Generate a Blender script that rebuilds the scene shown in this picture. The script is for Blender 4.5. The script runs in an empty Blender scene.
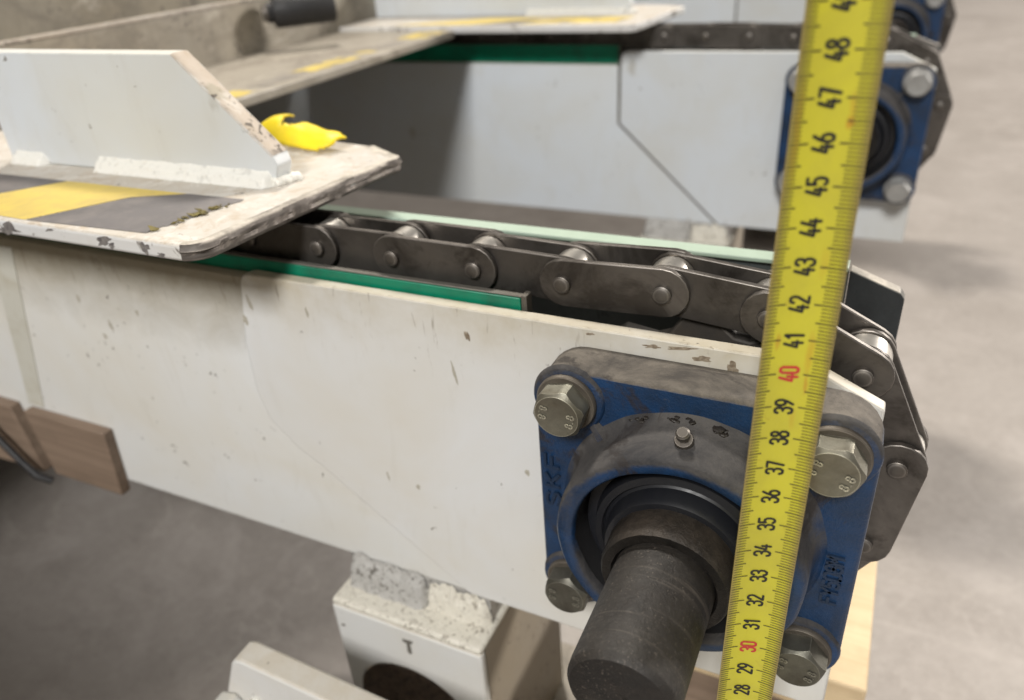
import bpy, bmesh, math, random
from mathutils import Vector, Matrix, noise
random.seed(7)
scn = bpy.context.scene
col = scn.collection
CM = 0.01
R = math.radians

# ------------------------------------------------------------------ camera
CAM_LOC = Vector((1.259, -23.461, 51.107))
CAM_R = Vector((0.902798, 0.424963, -0.066042)); CAM_U = Vector((-0.161275, 0.476893, 0.864039)); CAM_F = Vector((-0.398679, 0.769402, -0.499074))
cd = bpy.data.cameras.new('camera'); cam = bpy.data.objects.new('camera', cd); col.objects.link(cam)
cam.matrix_world = Matrix(((CAM_R.x, CAM_U.x, -CAM_F.x, CAM_LOC.x*CM), (CAM_R.y, CAM_U.y, -CAM_F.y, CAM_LOC.y*CM),
                           (CAM_R.z, CAM_U.z, -CAM_F.z, CAM_LOC.z*CM), (0, 0, 0, 1)))
cd.sensor_width = 36; cd.lens = 26.834; cd.clip_start = 0.005; cd.clip_end = 200
cd.dof.use_dof = True; cd.dof.focus_distance = 0.26; cd.dof.aperture_fstop = 8.3
scn.camera = cam

# ------------------------------------------------------------------ light (an indoor hall lit by high lamps)
scn.view_settings.view_transform = 'Standard'; scn.view_settings.look = 'None'
scn.view_settings.exposure = 0.0; scn.view_settings.gamma = 1
w = bpy.data.worlds.new('World'); scn.world = w; w.use_nodes = True
w.node_tree.nodes['Background'].inputs[0].default_value = (1.0, 0.94, 0.87, 1)
w.node_tree.nodes['Background'].inputs[1].default_value = 0.15
def area(name, loc, target, sx, sy, power, color):
    ld = bpy.data.lights.new(name, 'AREA'); ld.shape = 'RECTANGLE'; ld.size = sx; ld.size_y = sy
    ld.energy = power; ld.color = color
    o = bpy.data.objects.new(name, ld); col.objects.link(o)
    o.location = Vector(loc)
    o.rotation_euler = (Vector(target)-Vector(loc)).to_track_quat('-Z', 'Y').to_euler()
    return o
area('hall_lamp_high', (-1.3, 1.7, 3.6), (0, 0.3, 0.3), 0.45, 0.45, 125, (1, .94, .85))
area('hall_lamp_front', (.1, -2.5, 2.7), (-.1, 0.1, 0.3), 0.7, 0.7, 120, (1, .98, .95))
area('hall_lamp_far', (3.4, 4.6, 2.7), (0.6, 1.2, 0), 0.8, 0.8, 390, (1, .94, .87))

# ------------------------------------------------------------------ materials
def newmat(name):
    m = bpy.data.materials.new(name); m.use_nodes = True
    nt = m.node_tree; b = nt.nodes['Principled BSDF']
    return m, nt, b
def N(nt, typ, **kw):
    n = nt.nodes.new(typ)
    for k, v in kw.items():
        if k in n.inputs: n.inputs[k].default_value = v
        else: setattr(n, k, v)
    return n
def coords(nt, scale=(1, 1, 1), rot=(0, 0, 0)):
    g = nt.nodes.new('ShaderNodeNewGeometry'); mp = nt.nodes.new('ShaderNodeMapping')
    mp.inputs['Scale'].default_value = scale; mp.inputs['Rotation'].default_value = rot
    nt.links.new(g.outputs['Position'], mp.inputs['Vector']); return mp.outputs[0]
def noisef(nt, vec, scale, detail=5, rough=.6, dist=0.0):
    n = N(nt, 'ShaderNodeTexNoise', Scale=scale, Detail=detail, Roughness=rough, Distortion=dist)
    nt.links.new(vec, n.inputs['Vector']); return n.outputs['Fac']
def ramp(nt, fac, stops, interp='LINEAR'):
    n = nt.nodes.new('ShaderNodeValToRGB'); n.color_ramp.interpolation = interp
    e = n.color_ramp.elements
    while len(e) < len(stops): e.new(.5)
    for i, (p, c) in enumerate(stops):
        e[i].position = p
        e[i].color = (c, c, c, 1) if isinstance(c, (int, float)) else (*c, 1)
    nt.links.new(fac, n.inputs[0]); return n.outputs[0]
def mix(nt, fac, a, b, mode='MIX'):
    n = nt.nodes.new('ShaderNodeMix'); n.data_type = 'RGBA'; n.blend_type = mode
    for sock, v in ((n.inputs[0], fac), (n.inputs[6], a), (n.inputs[7], b)):
        if isinstance(v, (int, float)): sock.default_value = v
        elif isinstance(v, tuple): sock.default_value = (*v, 1)
        else: nt.links.new(v, sock)
    return n.outputs[2]
def mth(nt, op, a, b=0.0, clamp=False):
    n = nt.nodes.new('ShaderNodeMath'); n.operation = op; n.use_clamp = clamp
    for sock, v in ((n.inputs[0], a), (n.inputs[1], b)):
        if isinstance(v, (int, float)): sock.default_value = v
        else: nt.links.new(v, sock)
    return n.outputs[0]
def bump(nt, b, h, strength=.2, dist=.001):
    n = N(nt, 'ShaderNodeBump', Strength=strength, Distance=dist)
    nt.links.new(h, n.inputs['Height']); nt.links.new(n.outputs[0], b.inputs['Normal'])
def normal_z(nt):
    g = nt.nodes.new('ShaderNodeNewGeometry'); s = nt.nodes.new('ShaderNodeSeparateXYZ')
    nt.links.new(g.outputs['Normal'], s.inputs[0]); return s.outputs['Z']
def posxyz(nt):
    g = nt.nodes.new('ShaderNodeNewGeometry'); s = nt.nodes.new('ShaderNodeSeparateXYZ')
    nt.links.new(g.outputs['Position'], s.inputs[0]); return s.outputs
def L(nt, a, b): nt.links.new(a, b)
def edge_mask(nt, radius, thr=(.02, .2)):
    """where the surface normal differs from its rounded self: a real, object-fixed edge"""
    g = nt.nodes.new('ShaderNodeNewGeometry'); bv = nt.nodes.new('ShaderNodeBevel'); bv.samples = 6
    bv.inputs['Radius'].default_value = radius
    d = nt.nodes.new('ShaderNodeVectorMath'); d.operation = 'DOT_PRODUCT'
    L(nt, g.outputs['True Normal'], d.inputs[0]); L(nt, bv.outputs[0], d.inputs[1])
    return mth(nt, 'SUBTRACT', 1.0, d.outputs['Value'])

def paint_mat(name, base, dust=(.62, .55, .42), dust_amt=.6, chips=.66, chipcol=(.13, .11, .09), wear=.0, grime=.5, rough=.42, edge=0.0015, big_chips=False, grime_shade_z=False, blotch=False):
    m, nt, b = newmat(name); v = coords(nt)
    big = noisef(nt, v, 9, 4, .6, .4)
    c = mix(nt, ramp(nt, big, [(.35, 0.0), (.72, 1.0)]), base, tuple(x*y for x, y in zip(base, (.94, .89, .80))))
    # long streaky smears
    vs = coords(nt, (60, 60, 14), (0, R(12), 0)); st = noisef(nt, vs, 1.0, 6, .7, .6)
    c = mix(nt, mth(nt, 'MULTIPLY', ramp(nt, st, [(.56, 0.0), (.78, 1.0)]), grime*.28), c, (.42, .38, .30))
    if blotch:
        bl = noisef(nt, coords(nt, (18, 11, 18)), 1.0, 7, .72, .8)
        c = mix(nt, ramp(nt, bl, [(.48, 0.0), (.66, .5)]), c, (.10, .085, .065))
    # dust on upward faces
    up = ramp(nt, normal_z(nt), [(.45, 0.0), (.85, 1.0)])
    dn = ramp(nt, noisef(nt, v, 70, 8, .75, .3), [(.30, .45), (.65, 1.0)])
    c = mix(nt, mth(nt, 'MULTIPLY', mth(nt, 'MULTIPLY', up, dn), dust_amt), c, dust)
    if blotch:
        c = mix(nt, ramp(nt, noisef(nt, coords(nt, (26, 14, 26)), 1.0, 8, .78, .6), [(.50, 0.0), (.62, .55)]), c, (.13, .108, .085))
        c = mix(nt, ramp(nt, noisef(nt, coords(nt, (44, 22, 44)), 1.0, 6, .7, .6), [(.58, 0.0), (.66, .7)]), c, (.46, .42, .36))
    # small specks and chips
    ch1 = ramp(nt, noisef(nt, v, 230, 3, .55, .6), [(chips+.075, 0.0), (chips+.10, 1.0)])
    gate = ramp(nt, noisef(nt, v, 30, 3, .5), [(.50, 0.0), (.60, 1.0)])
    ch = mth(nt, 'MULTIPLY', ch1, gate)
    fine = ramp(nt, noisef(nt, v, 900, 2, .5), [(.74, 0.0), (.78, .6)])
    # old drip and glue marks
    vo = N(nt, 'ShaderNodeTexVoronoi', Scale=19); vd = nt.nodes.new('ShaderNodeVectorMath'); vd.operation = 'ADD'
    nd = N(nt, 'ShaderNodeTexNoise', Scale=160, Detail=2); L(nt, v, nd.inputs['Vector'])
    ns = nt.nodes.new('ShaderNodeVectorMath'); ns.operation = 'SCALE'; ns.inputs['Scale'].default_value = .006; L(nt, nd.outputs['Color'], ns.inputs[0])
    L(nt, coords(nt, (1, 1, .6)), vd.inputs[0]); L(nt, ns.outputs[0], vd.inputs[1]); L(nt, vd.outputs[0], vo.inputs['Vector'])
    sc_ = nt.nodes.new('ShaderNodeSeparateColor'); L(nt, vo.outputs['Color'], sc_.inputs[0])
    rad = mth(nt, 'MULTIPLY', sc_.outputs[0], .075)
    spot = ramp(nt, mth(nt, 'SUBTRACT', vo.outputs['Distance'], rad), [(0.0, .75), (.03, 0.0)])
    gate2 = ramp(nt, sc_.outputs[1], [(.55, 0.0), (.60, 1.0)])
    c = mix(nt, mth(nt, 'MULTIPLY', mth(nt, 'MULTIPLY', spot, gate2), grime), c, (.33, .30, .23))
    # brown handling grime along the upper edges of the rails
    if grime_shade_z:
        zz = mth(nt, 'ADD', posxyz(nt)['Z'], mth(nt, 'MULTIPLY', mth(nt, 'SUBTRACT', noisef(nt, v, 40, 7, .75, .6), .5), .035))
        gz = mth(nt, 'MULTIPLY', ramp(nt, zz, [(.345, 0.0), (.376, 1.0)]), ramp(nt, noisef(nt, v, 16, 5, .7), [(.35, .1), (.68, .9)]))
        if grime_shade_z == 2:  # near web: heavier grime, with the carrier plate's shade painted in
            gz = mth(nt, 'MAXIMUM', gz, mth(nt, 'MULTIPLY', ramp(nt, zz, [(.325, 0.0), (.368, .92)]), 1.0))
        c = mix(nt, gz, c, (.44, .385, .27) if grime_shade_z != 2 else (.27, .235, .165))
        gl = mth(nt, 'MULTIPLY', ramp(nt, noisef(nt, coords(nt, (300, 300, 40)), 1.0, 4, .6, .4), [(.62, 0.0), (.70, .6)]), ramp(nt, zz, [(.33, 0.0), (.365, 1.0)]))
        c = mix(nt, gl, c, (.20, .16, .11))
    if big_chips:
        bc = ramp(nt, noisef(nt, v, 62, 5, .6, .5), [(.57, 0.0), (.60, 1.0)])
        side = ramp(nt, normal_z(nt), [(.3, 1.0), (.7, .0)])
        ch = mth(nt, 'MAXIMUM', ch, mth(nt, 'MULTIPLY', mth(nt, 'MULTIPLY', bc, side), .85))
        cr = ramp(nt, noisef(nt, v, 85, 8, .8, .8), [(.50, 0.0), (.60, .7)])
        c = mix(nt, mth(nt, 'MULTIPLY', cr, up), c, (.42, .34, .25))
        cw = ramp(nt, noisef(nt, v, 42, 7, .75, .6), [(.54, 0.0), (.60, .8)])
        c = mix(nt, mth(nt, 'MULTIPLY', cw, up), c, (.62, .59, .54))
    # worn edges
    em = edge_mask(nt, edge)
    en = mth(nt, 'ADD', mth(nt, 'MULTIPLY', em, 1.6), mth(nt, 'MULTIPLY', noisef(nt, v, 110, 6, .7), 1.0))
    ew = mth(nt, 'MULTIPLY', ramp(nt, en, [(.72, 0.0), (.84, 1.0)]), ramp(nt, em, [(.02, 0.0), (.06, 1.0)]))
    tot = mth(nt, 'MAXIMUM', mth(nt, 'MAXIMUM', ch, mth(nt, 'MULTIPLY', fine, .45)), mth(nt, 'MULTIPLY', ew, wear))
    c = mix(nt, tot, c, chipcol)
    L(nt, c, b.inputs['Base Color'])
    L(nt, mix(nt, big, (rough,)*3, (rough+.2,)*3), b.inputs['Roughness'])
    h = mth(nt, 'SUBTRACT', noisef(nt, v, 160, 4, .6), mth(nt, 'MULTIPLY', tot, .8))
    bump(nt, b, h, .22, .0006)
    return m

# weld / lumpy paint
def lump_mat(name, base, dirt, amt, bmp=.7):
    m, nt, b = newmat(name); v = coords(nt)
    n1 = noisef(nt, v, 260, 5, .6, .3)
    c = mix(nt, ramp(nt, n1, [(.55, 0.0), (.66, 1.0)]), base, tuple(x*.8 for x in base))
    sp = mth(nt, 'MULTIPLY', ramp(nt, noisef(nt, v, 270, 5, .65, 1.2), [(amt, 0.0), (amt+.05, 1.0)]), .9)
    c = mix(nt, sp, c, dirt)
    L(nt, c, b.inputs['Base Color']); b.inputs['Roughness'].default_value = .5
    bump(nt, b, noisef(nt, v, 330, 4, .6), bmp, .0015); return m
M = {}
M['white'] = paint_mat('white_paint', (.665, .675, .68), wear=1.0, grime=.6, chips=.63, grime_shade_z=True, dust=(.50, .44, .34), dust_amt=.8, edge=.0022)
M['web'] = paint_mat('grimy_shaded_web_paint', (.66, .67, .67), wear=1.0, grime=.9, chips=.60, grime_shade_z=2, dust=(.46, .41, .32), edge=.002)
M['white_cool'] = paint_mat('cool_white_paint', (.61, .65, .69), dust_amt=.5, wear=.7, grime=.6, chips=.62)
M['cream_top'] = paint_mat('dusty_plate_paint', (.64, .645, .65), dust=(.47, .425, .36), dust_amt=.95, wear=1.0, grime=.7, chips=.60, edge=.003, big_chips=True)
M['old_white'] = paint_mat('old_cream_paint', (.30, .275, .23), dust=(.30, .265, .215), dust_amt=.8, blotch=True, chips=.50, wear=1.0, grime=1.6, edge=.004)
M['grimy'] = paint_mat('grimy_cream_paint', (.27, .245, .195), dust=(.25, .215, .165), blotch=True, chips=.50, wear=.6, grime=1.6, chipcol=(.09, .07, .055), edge=.003)
M['brownish'] = paint_mat('brown_steel_paint', (.31, .275, .225), chips=.52, wear=.6, grime=1.6)  # darker, browner tone for the foot sides
M['packed_dirt'] = lump_mat('packed_brown_dirt', (.10, .07, .05), (.02, .015, .012), .52)
M['worn_cream'] = paint_mat('worn_cream_edge', (.50, .45, .40), dust=(.46, .40, .34), dust_amt=.9, chips=.50, wear=1.0, grime=1.0, edge=.004, big_chips=True)
M['mint'] = paint_mat('pale_green_edge', (.32, .42, .35), dust=(.40, .49, .40), dust_amt=.8, chips=.64, wear=.3, rough=.35)
M['dark_plate'] = paint_mat('dirty_grey_plate', (.055, .065, .068), dust=(.55, .50, .43), dust_amt=1.0, grime=.3, chips=.50, chipcol=(.03, .03, .03), wear=.5)

M['weld'] = lump_mat('painted_weld', (.74, .73, .68), (.52, .47, .39), .62, .12)
M['speckle'] = lump_mat('speckled_cream_paint', (.66, .63, .55), (.22, .19, .15), .575)
M['spatter'] = lump_mat('grey_weld_spatter', (.42, .41, .39), (.10, .09, .075), .56)

def metal(name, base, rough, metallic=.85, dirt=(.10, .08, .06), dirt_amt=.5, dust=None, scale=120, bmp=.12, edge=.0, ulo=.25, speck=None, vary=False):
    m, nt, b = newmat(name); v = coords(nt)
    n1 = noisef(nt, v, scale, 7, .7, .4); n2 = noisef(nt, v, scale*.22, 4, .6, .5)
    c = mix(nt, mth(nt, 'MULTIPLY', ramp(nt, n2, [(.4, 0.0), (.7, 1.0)]), dirt_amt), base, dirt)
    c = mix(nt, ramp(nt, n1, [(.35, 0.0), (.75, .5)]), c, tuple(x*.55 for x in base))
    met = metallic
    if dust:
        up = ramp(nt, normal_z(nt), [(ulo, 0.0), (min(1, ulo+.55), 1.0)])
        dn = mth(nt, 'MULTIPLY', up, ramp(nt, noisef(nt, v, 45, 7, .7), [(.36, .15), (.62, 1.0)]))
        c = mix(nt, dn, c, dust); met = mth(nt, 'MULTIPLY', mth(nt, 'SUBTRACT', 1.0, dn), metallic)
    if speck:
        sp = mth(nt, 'MULTIPLY', ramp(nt, noisef(nt, v, 1100, 3, .6), [(.60, 0.0), (.70, .9)]), ramp(nt, noisef(nt, v, 60, 4, .6), [(.42, .1), (.62, 1.0)]))
        c = mix(nt, sp, c, speck)
        ring = ramp(nt, noisef(nt, coords(nt, (25, 500, 25)), 1.0, 3, .6), [(.58, 0.0), (.7, .35)]); c = mix(nt, ring, c, speck)
    if edge:
        em = ramp(nt, edge_mask(nt, .0006), [(.03, 0.0), (.14, edge)])
        c = mix(nt, em, c, tuple(min(1, x*3.2) for x in base))
    if vary:
        oi = nt.nodes.new('ShaderNodeObjectInfo'); c = mix(nt, ramp(nt, oi.outputs['Random'], [(0.0, .40), (1.0, 0.0)]), c, tuple(x*.25 for x in base))
        sm = ramp(nt, noisef(nt, coords(nt), 26, 6, .7, .8), [(.50, 0.0), (.62, .65)]); c = mix(nt, sm, c, (.035, .029, .024))
    L(nt, c, b.inputs['Base Color'])
    if isinstance(met, float): b.inputs['Metallic'].default_value = met
    else: L(nt, met, b.inputs['Metallic'])
    L(nt, ramp(nt, n1, [(.3, rough), (.8, min(1, rough+.22))]), b.inputs['Roughness'])
    bump(nt, b, n1, bmp, .0005); return m
M['chain'] = metal('chain_steel', (.185, .168, .152), .36, .8, dirt=(.060, .053, .047), dirt_amt=.75, edge=1.0, vary=True)
M['chain_far'] = M['chain']
M['pin'] = metal('pin_steel', (.15, .138, .126), .42, .8, dirt_amt=.6, edge=.9)
M['roller'] = metal('roller_steel', (.68, .65, .60), .24, .9, dirt_amt=.2)
M['zinc'] = metal('zinc_bolt', (.27, .262, .215), .38, .8, dirt=(.12, .095, .065), dirt_amt=.75, scale=260, bmp=.35, edge=.8)
M['zinc_shaded'] = metal('shaded_zinc_bolt', (.15, .145, .12), .42, .7, dirt=(.05, .042, .032), dirt_amt=.9, scale=260, bmp=.35, edge=.5)  # darker copy of the zinc: shade on the lower bolts put into the colour
M['nose'] = metal('dirty_nose_steel', (.045, .05, .052), .5, .3, dirt=(.012, .012, .012), dirt_amt=1.0, dust=(.50, .45, .38), scale=140, bmp=.5, ulo=.4)
M['washer'] = metal('dirty_washer', (.16, .14, .115), .5, .6, dirt=(.05, .04, .032), dirt_amt=.8, scale=200, edge=.4)
M['zinc_grey'] = metal('grey_zinc_bolt', (.40, .40, .39), .45, .6, dirt_amt=.35, scale=200)
M['shaft'] = metal('oxidised_shaft', (.015, .0135, .0125), .50, .25, dirt=(.032, .025, .020), dirt_amt=.7, dust=(.028, .024, .020), scale=330, bmp=.8, edge=.9, speck=(.13, .11, .09))
M['collar'] = metal('oily_collar', (.018, .016, .014), .40, .5, dirt=(.035, .028, .022), dust=(.060, .047, .036), scale=420, bmp=1.0)
M['grease'] = metal('dirty_grease', (.022, .018, .015), .38, .1, dirt=(.05, .04, .03), scale=260, bmp=.9)
M['black'] = metal('black_rubber', (.016, .016, .018), .5, 0.0, dirt=(.03, .028, .025), bmp=.1)
M['seal'] = metal('bearing_seal', (.010, .011, .015), .34, .1, dirt=(.03, .03, .03), bmp=.15)
M['dark_steel'] = metal('dark_steel', (.05, .045, .04), .55, .4)
M['alu'] = metal('guide_rail_steel', (.17, .16, .14), .5, .5)
M['bare'] = metal('bare_worn_steel', (.17, .15, .135), .5, .45, dirt=(.05, .042, .035), dirt_amt=.9, dust=(.58, .53, .45), scale=170, bmp=.7, edge=.4, ulo=.62)

def flat_mat(name, c1, c2, rough=.45, sc=60, lo=.45, hi=.75, metallic=0):
    m, nt, b = newmat(name); v = coords(nt)
    n1 = noisef(nt, v, sc, 6, .65, .4)
    L(nt, mix(nt, ramp(nt, n1, [(lo, 0.0), (hi, 1.0)]), c1, c2), b.inputs['Base Color'])
    b.inputs['Roughness'].default_value = rough; b.inputs['Metallic'].default_value = metallic
    bump(nt, b, noisef(nt, v, sc*5, 3, .5), .06, .0005); return m
def blue_mat(name, d1, d2, shift=0.0, oilt=.56):
    m, nt, b = newmat(name); v = coords(nt)
    n1 = noisef(nt, v, 55, 6, .65, .5)
    c = mix(nt, ramp(nt, n1, [(.35, 0.0), (.7, 1.0)]), (.006, .038, .112), (.008, .021, .048))
    nz = normal_z(nt)
    up = mth(nt, 'ADD', nz, mth(nt, 'MULTIPLY', mth(nt, 'SUBTRACT', noisef(nt, v, 60, 7, .75, .3), .5), .9))
    up = ramp(nt, up, [(.12+shift, 0.0), (.42+shift, 1.0)])
    dcol = mix(nt, ramp(nt, noisef(nt, v, 38, 6, .7, .6), [(.36, 0.0), (.64, 1.0)]), d1, d2)
    c = mix(nt, up, c, dcol)
    oil = ramp(nt, noisef(nt, v, 34, 6, .7, 1.0), [(oilt, 0.0), (oilt+.08, .8)])
    c = mix(nt, oil, c, (.025, .02, .018))
    L(nt, c, b.inputs['Base Color'])
    L(nt, ramp(nt, up, [(0, .36), (1, .8)]), b.inputs['Roughness'])
    bump(nt, b, mth(nt, 'ADD', noisef(nt, v, 650, 4, .7), mth(nt, 'MULTIPLY', up, noisef(nt, v, 240, 8, .8))), .55, .0008)
    return m
M['blue'] = blue_mat('blue_cast_paint', (.055, .048, .042), (.175, .152, .125))
M['letters'] = flat_mat('grimy_navy_paint', (.005, .018, .045), (.008, .030, .080), .5, 200)
M['blue_greasy'] = blue_mat('greasy_blue_cast_paint', (.022, .022, .025), (.078, .072, .068), -.12, .57)

def floor_mat():
    m, nt, b = newmat('polished_concrete'); v = coords(nt)
    a = noisef(nt, v, 3.2, 6, .62, .6); f2 = noisef(nt, v, 17, 7, .7, .8); f3 = noisef(nt, v, 120, 5, .6)
    c = mix(nt, ramp(nt, a, [(.3, 0.0), (.7, 1.0)]), (.345, .315, .29), (.265, .238, .215))
    c = mix(nt, ramp(nt, f2, [(.5, 0.0), (.72, .4)]), c, (.17, .148, .13))
    c = mix(nt, ramp(nt, f3, [(.4, 0.0), (.75, .25)]), c, (.46, .42, .39))
    gr = ramp(nt, noisef(nt, v, 420, 4, .7), [(.60, 0.0), (.68, .55)]); c = mix(nt, gr, c, (.10, .09, .08))
    vein = mth(nt, 'ABSOLUTE', mth(nt, 'SUBTRACT', noisef(nt, v, 7, 5, .6, 1.2), .5))
    c = mix(nt, mth(nt, 'MULTIPLY', ramp(nt, vein, [(0.0, .28), (.022, 0.0)]), ramp(nt, noisef(nt, v, 3, 3), [(.45, 0.0), (.6, 1.0)])), c, (.50, .46, .42))
    c = mix(nt, ramp(nt, noisef(nt, v, 9, 6, .7, .9), [(.50, 0.0), (.64, .5)]), c, (.40, .365, .34))
    vs = coords(nt, (3, 40, 1), (0, 0, R(60)))
    sc = ramp(nt, noisef(nt, vs, 1.0, 4, .6, .5), [(.60, 0.0), (.70, .35)])
    c = mix(nt, sc, c, (.44, .40, .37))
    L(nt, c, b.inputs['Base Color']); L(nt, ramp(nt, f2, [(.3, .34), (.7, .5)]), b.inputs['Roughness'])
    bump(nt, b, f3, .08, .001); return m
M['floor'] = floor_mat()

def wood_mat(name, c1, c2, sc=(8, 160, 160)):
    m, nt, b = newmat(name); v = coords(nt, sc)
    g = noisef(nt, v, 1.0, 6, .65, .8); g2 = noisef(nt, coords(nt), 25, 5, .6)
    c = mix(nt, ramp(nt, g, [(.3, 0.0), (.7, 1.0)]), c1, c2)
    c = mix(nt, ramp(nt, g2, [(.5, 0.0), (.8, .5)]), c, tuple(x*.55 for x in c2))
    L(nt, c, b.inputs['Base Color']); b.inputs['Roughness'].default_value = .7
    bump(nt, b, g, .25, .0008); return m
M['wood_brown'] = wood_mat('brown_wood', (.26, .19, .14), (.17, .12, .085))
M['wood_pale'] = wood_mat('pale_wood', (.66, .52, .33), (.56, .42, .25))

M['green'] = flat_mat('green_plastic', (.0, .19, .105), (.01, .10, .06), .38)
M['haz_old'] = flat_mat('scuffed_yellow_tape', (.55, .42, .10), (.20, .165, .12), .6, 55, .50, .62)
M['haz_yellow'] = flat_mat('yellow_hazard_tape', (.66, .50, .11), (.50, .38, .12), .5)
M['haz_grey'] = flat_mat('grey_hazard_tape', (.125, .115, .115), (.19, .17, .16), .55)
M['yellow_film'] = flat_mat('yellow_plastic', (.78, .60, .012), (.62, .46, .04), .5, 40, .5, .8)
M['crumb'] = flat_mat('glue_crumbs', (.14, .11, .02), (.06, .05, .02), .7, 200)
M['residue'] = flat_mat('worn_tape_residue', (.20, .18, .155), (.36, .32, .26), .7, 40)
M['drip'] = flat_mat('dried_drip', (.48, .46, .40), (.33, .30, .24), .55, 900, .3, .7)
M['scrape'] = flat_mat('brown_scrape', (.17, .13, .09), (.34, .29, .22), .7, 500, .4, .65)
M['chip'] = flat_mat('chipped_to_steel', (.11, .10, .10), (.30, .28, .26), .5, 500, .4, .7)
M['seam_dark'] = flat_mat('dark_seam_strip', (.16, .15, .13), (.09, .08, .07), .8)
M['band'] = flat_mat('beige_shade_band', (.56, .55, .49), (.46, .43, .35), .5)
M['ink_black'] = flat_mat('black_print', (.012, .011, .01), (.03, .028, .02), .5, 300)
M['ink_red'] = flat_mat('red_print', (.50, .03, .03), (.42, .06, .04), .5, 300)
M['rust'] = flat_mat('stain', (.50, .26, .04), (.45, .36, .08), .6, 300)
M['tick'] = flat_mat('tick_print', (.045, .04, .015), (.08, .07, .03), .5, 300)

def tape_mat():
    m, nt, b = newmat('yellow_steel_tape'); v = coords(nt)
    px = posxyz(nt)
    g = N(nt, 'ShaderNodeTexNoise', Scale=22, Detail=5)
    uvn = nt.nodes.new('ShaderNodeUVMap'); s = nt.nodes.new('ShaderNodeSeparateXYZ'); L(nt, uvn.outputs[0], s.inputs[0])
    e = mth(nt, 'ABSOLUTE', mth(nt, 'SUBTRACT', s.outputs[0], .5))        # 0 centre .. 0.5 edge
    e2 = mth(nt, 'ADD', e, mth(nt, 'MULTIPLY', mth(nt, 'SUBTRACT', noisef(nt, v, 90, 6, .7), .5), .09))
    c = mix(nt, ramp(nt, noisef(nt, v, 45, 6, .65, .5), [(.4, 0.0), (.75, .7)]), (.53, .485, .034), (.40, .35, .045))
    c = mix(nt, ramp(nt, e2, [(.37, 0.0), (.495, .9)]), c, (.27, .20, .075))
    sp = mth(nt, 'MULTIPLY', ramp(nt, noisef(nt, v, 140, 4, .6, .8), [(.62, 0.0), (.68, 1.0)]), ramp(nt, noisef(nt, v, 40, 3), [(.5, 0.0), (.62, .5)]))
    c = mix(nt, sp, c, (.35, .24, .03))
    # rusty smears rubbed into the print
    du = mth(nt, 'MULTIPLY', mth(nt, 'SUBTRACT', noisef(nt, v, 120, 4, .6), .5), .16)
    for (cu, cz_, ru, rz, am) in ((.24, 40.95, .05, .30, .55), (.70, 40.6, .07, .75, .42), (.72, 39.7, .035, .35, .6), (.72, 46.45, .06, .18, .8), (.74, 46.8, .05, .4, .35), (.70, 43.1, .08, .5, .2), (.10, 46.2, .06, 1.4, .35), (.62, 38.6, .06, .4, .25)):
        a_ = mth(nt, 'DIVIDE', mth(nt, 'SUBTRACT', mth(nt, 'ADD', s.outputs[0], du), cu), ru)
        b_ = mth(nt, 'DIVIDE', mth(nt, 'SUBTRACT', s.outputs[1], (cz_-.3)/64), rz/64)
        d_ = mth(nt, 'ADD', mth(nt, 'MULTIPLY', a_, a_), mth(nt, 'MULTIPLY', b_, b_))
        c = mix(nt, mth(nt, 'MULTIPLY', mth(nt, 'SUBTRACT', 1.0, d_, True), am), c, (.46, .20, .02))
    L(nt, c, b.inputs['Base Color']); b.inputs['Roughness'].default_value = .36
    bump(nt, b, noisef(nt, v, 400, 3, .5), .05, .0005); return m
M['tape'] = tape_mat()

# ------------------------------------------------------------------ mesh helpers (all lengths in centimetres)
def finish(name, bm, mat, parent=None, bevel=0, seg=2, smooth=None, mats=None):
    me = bpy.data.meshes.new(name)
    off = Vector(parent['_o']) if parent is not None and '_o' in parent else Vector((0, 0, 0))
    bmesh.ops.recalc_face_normals(bm, faces=bm.faces)
    for v in bm.verts: v.co = (v.co-off)*CM
    bm.to_mesh(me); bm.free()
    for mm in (mats or [mat]): me.materials.append(mm)
    o = bpy.data.objects.new(name, me); col.objects.link(o)
    if parent is not None: o.parent = parent
    if smooth is not None or bevel:
        for f in me.polygons: f.use_smooth = True
        me.set_sharp_from_angle(angle=R(smooth or 30))
    if bevel:
        md = o.modifiers.new('bevel', 'BEVEL'); md.width = bevel*CM; md.segments = seg; md.limit_method = 'ANGLE'; md.angle_limit = R(35)
        md.harden_normals = False
    return o
def thing(name, label, cat, loc, group=None):
    o = bpy.data.objects.new(name, None); col.objects.link(o); o.empty_display_size = .02
    o.location = Vector(loc)*CM; o['label'] = label; o['category'] = cat
    if group: o['group'] = group
    o['_o'] = tuple(loc); return o
def sub(parent_obj, o, root):       # make o a sub-part of parent_obj (both share the root's origin)
    o.parent = parent_obj; return o
def tag(o, label, cat, group=None):
    o['label'] = label; o['category'] = cat
    if group: o['group'] = group
    return o
def box(bm, x0, x1, y0, y1, z0, z1):
    vs = [bm.verts.new((x, y, z)) for x in (x0, x1) for y in (y0, y1) for z in (z0, z1)]
    for q in ((0, 1, 3, 2), (4, 6, 7, 5), (0, 4, 5, 1), (2, 3, 7, 6), (0, 2, 6, 4), (1, 5, 7, 3)):
        bm.faces.new([vs[i] for i in q])
def prism_xz(bm, pts, y0, y1):
    a = [bm.verts.new((x, y0, z)) for x, z in pts]; b = [bm.verts.new((x, y1, z)) for x, z in pts]
    bm.faces.new(a); bm.faces.new(b[::-1]); n = len(pts)
    for i in range(n): bm.faces.new((a[i], b[i], b[(i+1) % n], a[(i+1) % n]))
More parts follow.
